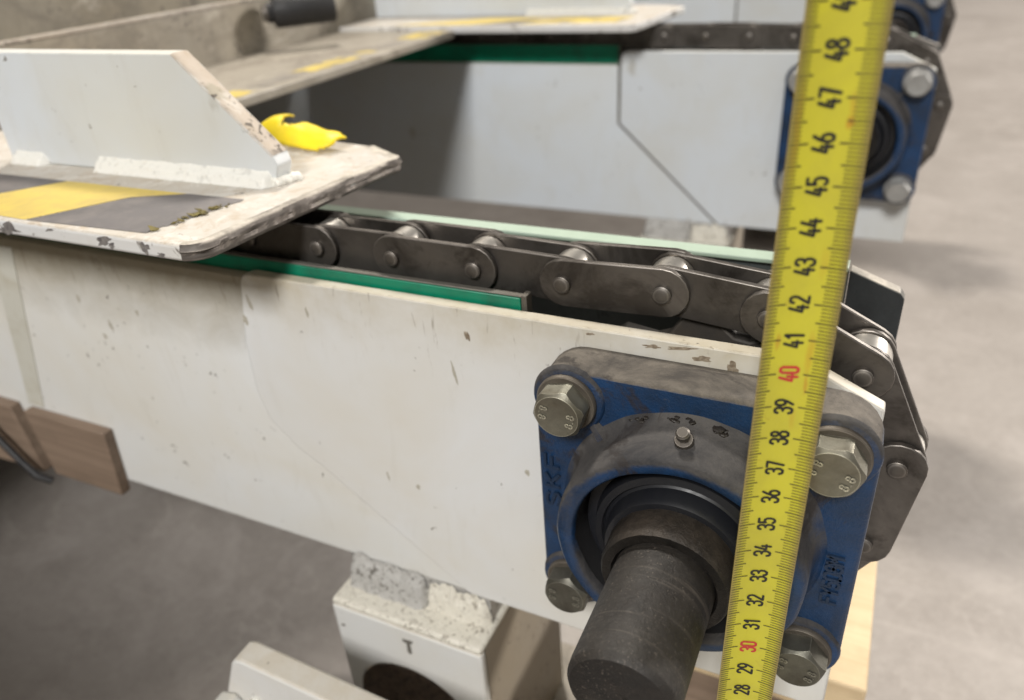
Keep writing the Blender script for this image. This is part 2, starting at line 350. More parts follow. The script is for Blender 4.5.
def prism_xy(bm, pts, z0, z1):
    a = [bm.verts.new((x, y, z0)) for x, y in pts]; b = [bm.verts.new((x, y, z1)) for x, y in pts]
    bm.faces.new(a); bm.faces.new(b[::-1]); n = len(pts)
    for i in range(n): bm.faces.new((a[i], b[i], b[(i+1) % n], a[(i+1) % n]))
def lathe_y(bm, cx, cz, prof, n=64, jitter=None):
    """prof: list of (radius, y); closed at ends when radius == 0"""
    rings = []
    for r, y in prof:
        if r < 1e-6: rings.append([bm.verts.new((cx, y, cz))])
        else:
            rings.append([bm.verts.new((cx+r*math.cos(2*math.pi*k/n), y, cz+r*math.sin(2*math.pi*k/n))) for k in range(n)])
    for a, b in zip(rings, rings[1:]):
        if len(a) == 1 and len(b) == 1: continue
        for k in range(n):
            k2 = (k+1) % n
            if len(a) == 1: bm.faces.new((a[0], b[k], b[k2]))
            elif len(b) == 1: bm.faces.new((a[k], a[k2], b[0]))
            else: bm.faces.new((a[k], a[k2], b[k2], b[k]))
def tube(bm, pts, r, n=10, wob=0, caps=True):
    pts = [Vector(p) for p in pts]; rings = []
    for i, p in enumerate(pts):
        t = (pts[min(i+1, len(pts)-1)]-pts[max(i-1, 0)]).normalized()
        a = t.orthogonal().normalized() if i == 0 else (rings_a - t*rings_a.dot(t)).normalized()
        rings_a = a; b = t.cross(a)
        rr = (r[i] if isinstance(r, (list, tuple)) else r)
        rings.append([bm.verts.new(p+(a*math.cos(2*math.pi*k/n)+b*math.sin(2*math.pi*k/n))*rr*(1+wob*noise.noise(p*3+Vector((k, i*.7, 0))))) for k in range(n)])
    for A, B in zip(rings, rings[1:]):
        for k in range(n): bm.faces.new((A[k], A[(k+1) % n], B[(k+1) % n], B[k]))
    if caps: bm.faces.new(rings[0]); bm.faces.new(rings[-1][::-1])
def rounded_rect(cx, cz, hx, hz, r, n=7):
    pts = []
    for sx, sz, a0 in ((1, 1, 0), (-1, 1, 90), (-1, -1, 180), (1, -1, 270)):
        for k in range(n+1):
            a = R(a0+90*k/n); pts.append((cx+sx*(hx-r)+r*math.cos(a), cz+sz*(hz-r)+r*math.sin(a)))
    return pts
def weld_bead(p0, p1, r, n=60, seed=0, wob=.35):
    bm = bmesh.new(); p0 = Vector(p0); p1 = Vector(p1); pts = []; rr = []
    for i in range(n+1):
        t = i/n; q = p0.lerp(p1, t)+Vector((noise.noise(Vector((t*22, seed, 0))), noise.noise(Vector((t*22, seed, 5))), noise.noise(Vector((t*22, seed, 9)))))*r*.35
        pts.append(q); rr.append(r*(1+wob*noise.noise(Vector((t*30, seed, 2)))+.25*noise.noise(Vector((t*9, seed, 20)))))
    rr[0] *= .5; rr[-1] *= .5
    tube(bm, pts, rr, 12, .18); return bm

def fillet(x0, x1, y, z, up, out, seed, amp=.15, back=None):
    """a weld fillet along x in the corner of a vertical face (at y, facing -Y) and a level face (at z)"""
    bm = bmesh.new(); n = int(abs(x1-x0)/.09)+2; rows = []
    for i in range(n+1):
        t = i/n; x = x0+(x1-x0)*t; e = min(1, min(t, 1-t)*n/5+.15)
        f = lambda o_, k=1: 1+amp*(noise.noise(Vector((x*1.1*k, seed, o_)))*1.3+noise.noise(Vector((x*3.7*k, seed, o_)))*.7)
        u = up*f(1)*e; o_ = out*f(5)*e; row = []
        for k in range(8):
            a = k/7*math.pi/2; w_ = .80+.12*noise.noise(Vector((x*2.6, k*.6, seed)))*amp*6
            w_ = 1 if k in (0, 7) else w_
            row.append(bm.verts.new((x, y-.0-o_*math.sin(a)*w_+.015*(k == 0), z+u*math.cos(a)*w_-.0)))
        rows.append(row)
    for A, B in zip(rows, rows[1:]):
        for k in range(7): bm.faces.new((A[k], A[k+1], B[k+1], B[k]))
    bm.faces.new(rows[0]); bm.faces.new(rows[-1][::-1]); return bm

# ------------------------------------------------------------------ floor
bm = bmesh.new(); box(bm, -900, 900, -500, 1500, -4, 0)
o = finish('floor', bm, M['floor']); o['kind'] = 'structure'

# ------------------------------------------------------------------ conveyor rails
def conveyor(dx, dy, dz, label, cool, seam_gap, name='conveyor_rail'):
    T = thing(name, label, 'conveyor rail', (-24+dx, dy, 0), 'parallel conveyor rails')
    P = lambda pts: [(x+dx, z+dz) for x, z in pts]
    wm = M['white_cool'] if cool else M['white']
    # long web left of the end plate, its top edge rolled over
    proud = .28 if seam_gap else .2
    bm = bmesh.new()
    prof = [(proud+.45, 37.2), (proud+.22, 37.18), (proud+.06, 37.06), (proud, 36.8), (proud, 20.6), (proud+.5, 20.6), (proud+.5, 36.4)]
    topz = -1.1 if seam_gap else 0.0
    A = [bm.verts.new((-140+dx, y+dy, z+dz+(topz if z > 30 else 0))) for y, z in prof]
    B = [bm.verts.new((-13.6+dx, y+dy, z+dz+(topz if z > 30 else 0))) for y, z in prof]
    n = len(prof)
    for i in range(n): bm.faces.new((A[i], A[(i+1) % n], B[(i+1) % n], B[i]))
    bm.faces.new(A); bm.faces.new(B[::-1])
    finish('side_web', bm, wm if cool else M['web'], T, smooth=40)
    # end plate with its chamfered nose and cut back lower corner
    bm = bmesh.new()
    pts = [(-24.1, 37.42)]+[(-24.95+.85*math.cos(R(a))-0*1, 36.57+.85*math.sin(R(a))) for a in (90, 120, 150)]
    pts = [(-0.1, 37.42), (-24.2, 37.42), (-24.62, 37.30), (-24.85, 36.95), (-25.0, 30.5), (-14.4, 20.62), (2.7, 20.62), (2.65, 36.1)]
    if not seam_gap: pts = [(-0.1, 37.42), (-24.2, 37.42), (-24.62, 37.30), (-24.85, 36.95), (-25.6, 33.5), (-25.7, 30.7), (-25.3, 29.0), (-23.8, 27.5), (-22.6, 26.8), (-14.4, 20.62), (2.7, 20.62), (2.65, 36.1)]
    prism_xz(bm, P(pts), dy, dy+.62)
    finish('end_plate', bm, wm, T, bevel=.07)
    if seam_gap:
        bm = bmesh.new(); prism_xz(bm, P([(-24.98, 36.5), (-25.25, 36.5), (-25.32, 30.4), (-14.8, 20.65), (-14.35, 20.65), (-25.0, 30.5)]), dy+.2, dy+.4)  # dark strip set along the seam gap
        finish('seam_gap_line', bm, M['seam_dark'], T).name = 'seam_strip'
    # far side plate: pale green edge towards the chain
    fy = 7.9
    bm = bmesh.new(); prism_xz(bm, P([(-140, 37.45), (0.75, 37.45), (0.75, 37.0), (0.75, 20.6), (-140, 20.6)]), dy+fy, dy+fy+.55)
    finish('far_plate', bm, M['dark_plate'], T)
    bm = bmesh.new(); box(bm, -140+dx, .72+dx, dy+fy-.25, dy+fy+.68, 37.46+dz, 37.66+dz)
    finish('top_strip', bm, M['mint'], T, bevel=.05)
    bm = bmesh.new(); prism_xz(bm, P([(0.78, 37.5), (2.75, 36.75), (2.95, 36.45), (2.95, 20.62), (0.78, 20.62)]), dy+fy-.06, dy+fy+.6)
    finish('nose_plate', bm, M['nose'], T, bevel=.06)
    ge = -25.4 if seam_gap else -10.75
    # chain guide: green plastic in a dull lip
    bm = bmesh.new(); box(bm, -140+dx, ge+dx, dy+.72, dy+1.16, 35.5+dz, 37.86+dz)
    finish('guide_strip', bm, M['green'], T, bevel=.04)
    bm = bmesh.new(); box(bm, -140+dx, ge+.05+dx, dy+.76, dy+1.06, 37.864+dz, 37.94+dz); box(bm, ge+.01+dx, ge+.25+dx, dy+.78, dy+1.3, 36.0+dz, 37.95+dz)
    finish('guide_lip', bm, M['alu'], T, bevel=.03)
    bm = bmesh.new(); box(bm, -140+dx, -12+dx, dy+1.9, dy+3.2, 36.2+dz, 37.2+dz)
    finish('chain_track', bm, M['dark_steel'], T, bevel=.05)
    bm = bmesh.new(); box(bm, -140+dx, 0+dx, dy+.9, dy+7.8, 21.0+dz, 21.5+dz)
    finish('bottom_plate', bm, M['dark_steel'], T)
    # foot under the beam
    x0, x1 = -22.5+dx, -13.1+dx; y0, y1 = dy-1.75, dy+8.2; FZ = 18.35
    bm = bmesh.new()
    hx, hz, hr = (-18.0+dx), 11.2, 3.8
    outer = [(x0, 19.75), (x0+.12, 20.0), (x0+.4, 20.15), (x1-.4, 20.15), (x1-.12, 20.0), (x1, 19.75), (x1, 4.2), (x0, 4.2)]
    # front wall with a round hole, as quads between the hole and the outline
    n = 48
    def outp(a):
        dxx, dzz = math.cos(a), math.sin(a); t = 1e9
        if dxx > 1e-6: t = min(t, (x1-hx)/dxx)
        if dxx < -1e-6: t = min(t, (x0-hx)/dxx)
        if dzz > 1e-6: t = min(t, (FZ-hz)/dzz)
        if dzz < -1e-6: t = min(t, (4.2-hz)/dzz)
        return (hx+dxx*t, hz+dzz*t)
    angs = sorted(set([2*math.pi*k/n for k in range(n)]+[math.atan2(z-hz, x-hx) % (2*math.pi) for x, z in ((x0, FZ), (x1, FZ), (x1, 4.2), (x0, 4.2))]))
    rows = []
    for yy in (y0, y0+.5):
        rows.append([[bm.verts.new((hx+hr*math.cos(a), yy, hz+hr*math.sin(a))) for a in angs], [bm.verts.new((outp(a)[0], yy, outp(a)[1])) for a in angs]])
    k = len(angs)
    for i in range(k):
        j = (i+1) % k
        bm.faces.new((rows[0][0][i], rows[0][0][j], rows[0][1][j], rows[0][1][i]))
        bm.faces.new((rows[1][0][i], rows[1][1][i], rows[1][1][j], rows[1][0][j]))
        bm.faces.new((rows[0][0][i], rows[1][0][i], rows[1][0][j], rows[0][0][j]))
        bm.faces.new((rows[0][1][i], rows[0][1][j], rows[1][1][j], rows[1][1][i]))
    for v in bm.verts:
        if True: v.co.z += (dz if v.co.z > 15 else 0)
    foot = finish('foot_front', bm, M['old_white'] if cool else M['white'], T, bevel=.16, seg=3)
    bm = bmesh.new(); box(bm, x0, x1, y0+.02, y1, FZ-.05+dz, FZ+.42+dz)
    finish('foot_top', bm, M['speckle'], T, bevel=.24, seg=4)
    bm = bmesh.new(); box(bm, x0+.4, x1-.3, dy+.22, y1-.6, FZ+.4+dz, 20.62+dz); finish('foot_neck', bm, M['spatter'], T)
    for a_, b_ in ((x1-.5, x1-.02), (x0+.02, x0+.5)):
        bm = bmesh.new(); box(bm, a_, b_, y0+.52, y1, 4.2, FZ-.06+dz); finish('foot_side', bm, M['brownish'], T)
    bm = bmesh.new(); box(bm, x0-3, x1+3, y0-1, y1+3, 3.3, 4.18); box(bm, x0+2, x1-2, y0+3, y1-2, 0.02, 3.28)
    finish('foot_base', bm, M['old_white'], T, bevel=.1)
    bm = bmesh.new(); lathe_y(bm, hx, hz, [(0, y0+1.1), (2.2, y0+1.0), (3.2, y0+.8), (3.6, y0+.5), (3.80, y0+.12)], 40)
    for v in bm.verts: v.co.y -= abs(noise.noise(v.co*2.3))*.3
    finish('hole_plug', bm, M['packed_dirt'], T, smooth=50)
    if not seam_gap:
        bm = bmesh.new(); prism_xz(bm, [(-17.95, 17.55), (-17.3, 17.62), (-17.35, 17.4), (-17.5, 17.35), (-17.48, 16.6), (-17.62, 16.45), (-17.75, 16.6), (-17.72, 17.3), (-17.95, 17.35)], y0-.03, y0+.01)
        finish('punched_mark', bm, M['seam_dark'], T)
    finish('weld_bead', fillet(-22.3+dx, -17.0+dx, dy+.12, FZ+.4+dz, 1.95, .75, 3, .16), M['spatter'], T, smooth=70)
    finish('weld_bead', fillet(-17.3+dx, -13.3+dx, dy+.12, FZ+.4+dz, 1.7, .5, 8, .22), M['speckle'], T, smooth=70)
    return T

def fleck(parent, name, x, z, rx, rz, y, mat, seed, rag=.35, tilt=0.0):
    """an irregular chip or dried drip, a hair proud of a vertical face at y"""
    bm = bmesh.new(); n = 22; pts = []
    for k in range(n):
        a = 2*math.pi*k/n; d = 1+rag*noise.noise(Vector((math.cos(a)*1.6, math.sin(a)*1.6, seed)))*2+rag*.5*noise.noise(Vector((math.cos(a)*5, math.sin(a)*5, seed+4)))
        u, w_ = rx*d*math.cos(a), rz*d*math.sin(a); pts.append((x+u*math.cos(tilt)-w_*math.sin(tilt), z+u*math.sin(tilt)+w_*math.cos(tilt)))
    prism_xz(bm, pts, y-.008, y+.02); return finish(name, bm, mat, parent)

CO = [(0, 0, 0), (1.45, 52, 1.05), (2.7, 104, 1.5)]
rail = conveyor(*CO[0], 'nearest white steel conveyor rail, carrying the bearing beside the shaft end', False, False)
conveyor(*CO[1], 'second white conveyor rail, with a dark cornered seam in its side plate', True, True)
conveyor(*CO[2], 'farthest white conveyor rail, at the very top edge behind the others', True, True)

for i, (x, z, rx, rz, y, m_) in enumerate(((-35.74, 32.72, .16, .26, .2, 'drip'), (-37.73, 34.07, .14, .28, .2, 'drip'), (-36.6, 31.9, .13, .2, .2, 'drip'), (-33.2, 33.9, .12, .2, .2, 'drip'),
        (-25.15, 34.9, .13, .2, 0, 'drip'), (-24.6, 35.9, .13, .3, 0, 'drip'), (-21.2, 35.9, .09, .22, 0, 'drip'), (-13.71, 34.13, .07, .55, 0, 'drip'), (-12.9, 36.2, .10, .28, 0, 'scrape'), (-10.6, 29.7, .1, .16, 0, 'drip'),
        (-18.3, 27.3, .06, .3, 0, 'drip'), (-16.6, 27.1, .12, .14, 0, 'drip'), (-34.43, 28.18, .08, .12, .2, 'drip'), (-3.4, 36.9, .35, .12, 0, 'scrape'), (-2.3, 36.7, .16, .3, 0, 'scrape'), (-1.5, 36.5, .3, .13, 0, 'scrape'), (-5.2, 37.1, .3, .08, 0, 'scrape'), (-7.6, 37.2, .2, .06, 0, 'scrape'), (-4.2, 37.2, .5, .06, 0, 'scrape'))):
    fleck(rail, 'grime_spot', x, z, rx, rz, y, M[m_], i*3.7, .4, .15)

# ------------------------------------------------------------------ roller chains
PINS = [(-5.3+.02, 38.5), (-1.5, 38.12), (1.84, 36.4), (3.5, 32.84), (2.95, 28.99), (0.9, 25.6), (-2.6, 24.2), (-6.5, 24.0)]
left = [(-9.25, 38.36), (-13.15, 38.46), (-17.12, 38.5), (-21.1, 38.5)]
x = -21.1
while x > -44: x -= 3.97; left.append((x, 38.5))
ALLP = left[::-1]+PINS
IP = len(left)   # index of pin 4 in ALLP
def stadium(a, b, r, waist=.93, n=9):
    a = Vector(a); b = Vector(b); d = (b-a).normalized(); nn = Vector((-d.y, d.x)); pts = []
    base = math.atan2(nn.y, nn.x)
    for k in range(n+1): t = base+math.pi*k/n; pts.append((a.x+r*math.cos(t), a.y+r*math.sin(t)))
    for k in range(n+1): t = base+math.pi+math.pi*k/n; pts.append((b.x+r*math.cos(t), b.y+r*math.sin(t)))
    return pts
def chain(dx, dy, dz, label, detail):
    T = thing('roller_chain', label, 'roller chain', (-5+dx, dy+2.8, 30+dz), 'conveyor chains over the end sprockets')
    pp = [(x+dx, z+dz) for x, z in ALLP]
    for i in range(len(pp)-1):
        outer = (i-(IP-1)) % 2 == 0          # link pin3-pin4 is an outer link
        a, b = pp[i], pp[i+1]
        rad = .99 if outer else .97
        for side in ((1.50, 1.75), (3.34, 3.59)) if outer else ((1.78, 2.02), (3.07, 3.31)):
            bm = bmesh.new(); prism_xz(bm, stadium(a, b, rad), dy+side[0], dy+side[1])
            finish('outer_link_plate' if outer else 'inner_link_plate', bm, M['chain'], T, bevel=.045 if detail else 0, smooth=30)
    for i, (x, z) in enumerate(pp):
        bm = bmesh.new(); lathe_y(bm, x, z, [(0, dy+1.27), (.29, dy+1.28), (.35, dy+1.33), (.36, dy+1.51), (.36, dy+3.75), (.3, dy+3.8), (0, dy+3.82)], 20)
        finish('pin', bm, M['pin'], T, smooth=40)
        bm = bmesh.new(); lathe_y(bm, x, z, [(.4, dy+2.04), (.84, dy+2.05), (.88, dy+2.09), (.88, dy+3.0), (.84, dy+3.04), (.4, dy+3.05)], 28)
        finish('roller', bm, M['roller'], T, smooth=40)
    return T
chain(*CO[0], 'nearest grey steel roller chain, wrapping down around the nose behind the blue bearing', True)
chain(*CO[1], 'second dark roller chain, running along the top of the middle conveyor rail', False)
chain(*CO[2], 'farthest dark roller chain, on the last conveyor rail near the top edge', False)

# ------------------------------------------------------------------ bearings and shafts
XF, ZF, J = -3.18, 30.88, 9.12
def hexhead(bm, cx, cz, y0, y1, af, rot):
    rr = af/math.sqrt(3)
    a = [(cx+rr*math.cos(R(60*k+rot)), cz+rr*math.sin(R(60*k+rot))) for k in range(6)]
    n = 36; rings = []
    def hexr(t, k=1.0):
        ang = ((t-R(rot)+math.pi/6) % (math.pi/3))-math.pi/6
        return (af/2)/math.cos(((t-R(rot)) % (math.pi/3))-math.pi/6)
    for y, f in ((y0, 0), (y0, .93), (y0+.16, 2), (y1, 3)):
        ring = []
        for k in range(n):
            t = 2*math.pi*k/n; h = hexr(t)
            if f == .93: r_ = af/2*.93; yy = y0
            elif f == 2: r_ = h; yy = y0+.10+.9*max(0, h-af/2)
            elif f == 3: r_ = h; yy = y1
            else: continue
            ring.append(bm.verts.new((cx+r_*math.cos(t), yy, cz+r_*math.sin(t))))
        if ring: rings.append(ring)
    c = bm.verts.new((cx, y0+.02, cz))
    # shallow dish in the head
    dish = [bm.verts.new((cx+af*.30*math.cos(2*math.pi*k/n), y0+.03, cz+af*.30*math.sin(2*math.pi*k/n))) for k in range(n)]
    rings.insert(0, dish)
    for k in range(n): bm.faces.new((c, dish[k], dish[(k+1) % n]))
    for A, B in zip(rings, rings[1:]):
        for k in range(n): bm.faces.new((A[k], A[(k+1) % n], B[(k+1) % n], B[k]))
    bm.faces.new(rings[-1][::-1])
GLYPH = {  # digit and letter strokes on a 4 x 7 grid
 '0': [[(1, 0), (0, 1), (0, 6), (1, 7), (3, 7), (4, 6), (4, 1), (3, 0), (1, 0)]],
 '1': [[(.6, 5.4), (2.4, 7), (2.4, 0)]],
 '2': [[(0, 5.6), (.5, 6.6), (1.4, 7), (2.8, 7), (3.7, 6.4), (4, 5.4), (3.7, 4.2), (0, 0), (4, 0)]],
 '3': [[(.1, 5.8), (.8, 6.8), (1.6, 7), (2.8, 7), (3.8, 6.2), (3.8, 4.6), (2.8, 3.8), (1.7, 3.7)], [(2.8, 3.8), (4, 2.8), (4, 1.2), (2.9, 0), (1.3, 0), (.4, .4), (0, 1.3)]],
 '4': [[(2.3, 7), (0, 2), (4, 2)], [(3, 3.9), (3, 0)]],
 '5': [[(3.7, 7), (.5, 7), (.3, 3.9), (1.4, 4.4), (2.8, 4.3), (3.8, 3.3), (4, 2), (3.6, .7), (2.6, 0), (1.2, 0), (.2, .8)]],
 '6': [[(3, 7), (1, 4.6), (0, 2.6), (.1, 1.2), (1.1, 0), (2.9, 0), (3.9, 1.2), (3.9, 2.6), (2.9, 3.9), (1.3, 3.9), (.4, 3.2)]],
 '7': [[(0, 7), (4, 7), (1.6, 0)]],
 '8': [[(2, 3.8), (.6, 4.6), (.4, 6), (1.3, 7), (2.7, 7), (3.6, 6), (3.4, 4.6), (2, 3.8), (.2, 2.7), (0, 1.2), (1.1, 0), (2.9, 0), (4, 1.2), (3.8, 2.7), (2, 3.8)]],
 '9': [[(1, 0), (3, 2.4), (4, 4.4), (3.9, 5.8), (2.9, 7), (1.1, 7), (.1, 5.8), (.1, 4.4), (1.1, 3.1), (2.7, 3.1), (3.6, 3.8)]],
 'S': [[(3.9, 6), (2.9, 7), (1.1, 7), (.1, 6), (.2, 4.7), (3.8, 2.4), (3.9, 1), (2.9, 0), (1.1, 0), (.1, 1)]],
 'K': [[(0, 0), (0, 7)], [(3.9, 7), (.1, 3.2)], [(1.3, 4.3), (4, 0)]],
 'F': [[(0, 0), (0, 7), (3.9, 7)], [(0, 3.7), (3.2, 3.7)]],
 'Y': [[(0, 7), (2, 3.5), (4, 7)], [(2, 3.5), (2, 0)]],
 'M': [[(0, 0), (0, 7), (2, 3), (4, 7), (4, 0)]],
 '.': [[(1.6, 0), (2.4, 0)]],
}
def stroke_text(bm, text, H, place, wt, adv=1.32, depth=0.0, narrow=1.0):
    """strokes as flat (or raised) ribbons; place(u, v, d) maps text space (u along, v up, d out) to a point"""
    s = H/7.0; wcell = 4*s*narrow; total = len(text)*wcell+(len(text)-1)*wcell*(adv-1); u0 = -total/2
    for i, chh in enumerate(text):
        ox = u0+i*wcell*adv
        for line in GLYPH.get(chh, []):
            P = [Vector((ox+px*s*narrow, (py-3.5)*s)) for px, py in line]
            # joined polygon strip
            for a, b in zip(P, P[1:]):
                d = (b-a);
                if d.length < 1e-9: continue
                d.normalize(); nn = Vector((-d.y, d.x))*wt/2
                q = [a-nn-d*wt*.12, b-nn+d*wt*.12, b+nn+d*wt*.12, a+nn-d*wt*.12]
                f = [bm.verts.new(place(p.x, p.y, depth)) for p in q]
                bm.faces.new(f)
                if depth:
                    g = [bm.verts.new(place(p.x, p.y, 0)) for p in q]
                    for k in range(4): bm.faces.new((f[k], g[k], g[(k+1) % 4], f[(k+1) % 4]))
            for c in P:
                n = 8; ring = [bm.verts.new(place(c.x+wt/2*math.cos(2*math.pi*k/n), c.y+wt/2*math.sin(2*math.pi*k/n), depth*1.02)) for k in range(n)]
                bm.faces.new(ring)
def bearing(dx, dy, dz, label, front):
    T = thing('flange_bearing', label, 'flange bearing', (XF+dx, dy, ZF+dz-6), 'blue flange bearings at the rail ends')
    cx, cz = XF+dx, ZF+dz; h = J/2
    bm = bmesh.new()
    prism_xz(bm, rounded_rect(cx, cz, 5.95, 5.85, 1.55), dy-1.85, dy-.02)
    Hs = finish('housing', bm, M['blue'], T, bevel=.2, seg=3)
    # centre boss, cast in one with the flange
    bm = bmesh.new()
    lathe_y(bm, cx, cz, [(4.95, dy-1.80), (4.72, dy-1.96), (4.58, dy-2.2), (4.5, dy-2.6), (4.46, dy-3.6), (4.42, dy-3.82), (4.30, dy-3.95), (3.86, dy-3.97), (3.76, dy-3.86), (3.74, dy-3.6)], 96)
    for v in bm.verts:
        k = noise.noise(v.co*.9)*.05; v.co += Vector((v.co.x-cx, 0, v.co.z-cz)).normalized()*k
    sub(Hs, finish('boss', bm, M['blue_greasy'], T, smooth=60), T)
    for sx, sz in ((-1, 1), (1, 1), (-1, -1), (1, -1)):
        bm = bmesh.new(); bx, bz = cx+sx*h, cz+sz*h
        lathe_y(bm, bx, bz, [(1.42, dy-1.80), (1.36, dy-1.96), (1.28, dy-2.0), (0, dy-2.0)], 40)
        # web from the bolt pad towards the boss
        d = Vector((-sx, -sz)).normalized(); nn = Vector((-d.y, d.x)); a = Vector((bx, bz))+d*1.3; b = Vector((bx, bz))+d*2.6
        for s_ in (1,):
            v = [(a+nn*.28, dy-1.82), (a-nn*.28, dy-1.82), (b-nn*.34, dy-1.82), (b+nn*.34, dy-1.82)]
            lo = [bm.verts.new((p.x, dy-1.80, p.y)) for p, _ in v]
            hi = [bm.verts.new((p.x*.995+q*0, y, p.y)) for (p, _), y, q in zip([(a+nn*.12, 0), (a-nn*.12, 0), (b-nn*.16, 0), (b+nn*.16, 0)], (dy-2.0, dy-2.0, dy-2.5, dy-2.5), (0, 0, 0, 0))]
            for vv, (p, _) in zip(hi, [(a+nn*.12, 0), (a-nn*.12, 0), (b-nn*.16, 0), (b+nn*.16, 0)]): vv.co.x = p.x
            bm.faces.new(hi)
            for k in range(4): bm.faces.new((lo[k], lo[(k+1) % 4], hi[(k+1) % 4], hi[k]))
        sub(Hs, finish('bolt_pad', bm, M['blue_greasy'], T, smooth=45), T)
        zc = (M['zinc'] if sz > 0 else M['zinc_shaded']) if front else M['zinc_grey']
        rot = {(-1, 1): 14, (1, 1): 4, (-1, -1): 22, (1, -1): 10}[(sx, sz)]
        bm = bmesh.new(); hexhead(bm, bx, bz, dy-3.12, dy-2.24, 1.78, rot)
        B = finish('bolt', bm, zc, T, smooth=24)
        bm = bmesh.new(); lathe_y(bm, bx, bz, [(.7, dy-2.25), (1.10, dy-2.26), (1.14, dy-2.21), (1.14, dy-2.04), (1.10, dy-2.005), (.7, dy-2.005)], 40)
        sub(B, finish('washer', bm, M['washer'] if front else zc, T, smooth=40), T)
        if front:
            bm = bmesh.new(); ra = R(rot-24)
            for off in (-.52, .52):
                def pl(u, v, d, off=off):
                    u2, v2 = v*0+u, v
                    X = off*1.0+v2*math.copysign(1, off)*-1; Z = u2*math.copysign(1, off)
                    return (bx+X*math.cos(ra)-Z*math.sin(ra), dy-3.12-d, bz+X*math.sin(ra)+Z*math.cos(ra))
                stroke_text(bm, '8.8', .26, pl, .045, 1.3, .022)
            sub(B, finish('grade_mark', bm, zc, T), T)
    # bearing insert
    bm = bmesh.new(); lathe_y(bm, cx, cz, [(3.76, dy-3.7), (3.74, dy-3.4), (3.72, dy-1.5)], 80)
    finish('bore', bm, M['black'], T, smooth=60)
    bm = bmesh.new(); lathe_y(bm, cx, cz, [(3.71, dy-1.7), (3.68, dy-2.55), (3.6, dy-2.66), (3.25, dy-2.68), (3.18, dy-2.9), (3.1, dy-3.2), (2.85, dy-3.26), (2.78, dy-3.1), (2.66, dy-3.2), (2.60, dy-3.75), (2.5, dy-3.9), (2.2, dy-3.9)], 80)
    finish('bearing_insert', bm, M['seal'], T, smooth=35)
    bm = bmesh.new(); lathe_y(bm, cx, cz, [(2.24, dy-2.3), (2.26, dy-3.7), (2.30, dy-3.95), (2.27, dy-4.95), (2.17, dy-5.12), (1.86, dy-5.12), (1.77, dy-5.0), (1.76, dy-2.4)], 80)
    for v in bm.verts:
        if v.co.z > cz: v.co += Vector((v.co.x-cx, 0, v.co.z-cz)).normalized()*noise.noise(v.co*4)*.035
    C_ = finish('locking_collar', bm, M['collar'], T, smooth=45)
    if front:
        bm = bmesh.new(); lathe_y(bm, 0, 0, [(0, -.62), (.18, -.62), (.24, -.56), (.24, -.36), (.14, -.28), (.14, -.14), (.30, -.12), (.33, -.06), (.33, .1)], 18)
        rot = Matrix.Rotation(R(-62), 4, 'X')
        for v in bm.verts: v.co = rot @ v.co + Vector((cx-.02, dy-3.0, cz+4.62))
        finish('grease_nipple', bm, M['pin'], T, smooth=40)
        bm = bmesh.new()
        for s_ in range(34):
            a = R(90+random.uniform(-34, 30)); rr = 4.62+random.uniform(0, .18); s2 = random.uniform(.03, .09)+(.06 if random.random() < .2 else 0)
            bmesh.ops.create_icosphere(bm, subdivisions=2, radius=s2, matrix=Matrix.Translation((cx+rr*math.cos(a), dy-1.9-abs(random.gauss(0, .16)), cz+rr*math.sin(a))) @ Matrix.Diagonal((1.6, 1.2, .42, 1)))
        for v in bm.verts: v.co += Vector((noise.noise(v.co*9), noise.noise(v.co*9+Vector((9, 0, 0))), noise.noise(v.co*9+Vector((0, 9, 0)))))*.05
        g = finish('greasy_dirt', bm, M['grease'], T, smooth=80)
        # cast lettering
        bm = bmesh.new(); stroke_text(bm, 'SKF', .55, lambda u, v, d: (cx-5.35-v, dy-1.84-d, cz+.55+u), .13, 1.6, .12, 1.9)
        sub(Hs, finish('cast_lettering', bm, M['letters'], T), T)
        bm = bmesh.new(); stroke_text(bm, 'FY508M', .52, lambda u, v, d: (cx+5.2-v, dy-1.84-d, cz-.9+u), .11, 1.28, .11, 1.0)
        sub(Hs, finish('cast_lettering', bm, M['letters'], T), T)
    return T
bearing(*CO[0], 'large blue flange bearing with four hex bolts, nearest, partly behind the tape measure', True)
bearing(*CO[1], 'second blue flange bearing, upper right just behind the tape measure', False)
bearing(*CO[2], 'farthest blue flange bearing, cut by the top edge right of the tape', False)

def shaft(dx, dy, dz, label, tip):
    T = thing('drive_shaft', label, 'drive shaft', (XF+dx, dy+3, ZF+dz), 'drive shafts through the bearings')
    bm = bmesh.new(); cx, cz = XF+dx, ZF+dz; t = dy-tip
    lathe_y(bm, cx, cz, [(0, t+.06), (.22, t+.05), (.3, t), (1.5, t), (1.58, t+.03), (1.72, t+.22), (1.73, t+.28), (1.75, t+.6), (1.75, t+1.05), (1.75, dy+8.8), (0, dy+8.8)], 72)
    finish('shaft_bar', bm, M['shaft'], T, smooth=32)
    bm = bmesh.new(); pts = []
    n = 11
    for k in range(n*2):
        for aa, r_ in ((-.22, 6.5), (.22, 6.5)) if k % 2 == 0 else ((-.18, 5.6), (.18, 5.6)):
            a = 2*math.pi*(k+aa)/(2*n); pts.append((cx+r_*math.cos(a)*.98, cz+.4+r_*math.sin(a)*.98))
    prism_xz(bm, pts, dy+2.12, dy+2.98)
    finish('sprocket', bm, M['dark_steel'], T, bevel=.08)
    return T
shaft(*CO[0], 'thick dark round shaft end, nearest, sticking out towards the viewer', 9.8)
shaft(*CO[1], 'second dark shaft end inside the middle blue bearing, behind the tape measure', 3.9)
shaft(*CO[2], 'farthest dark shaft end, inside the blue bearing at the top edge', 6.9)

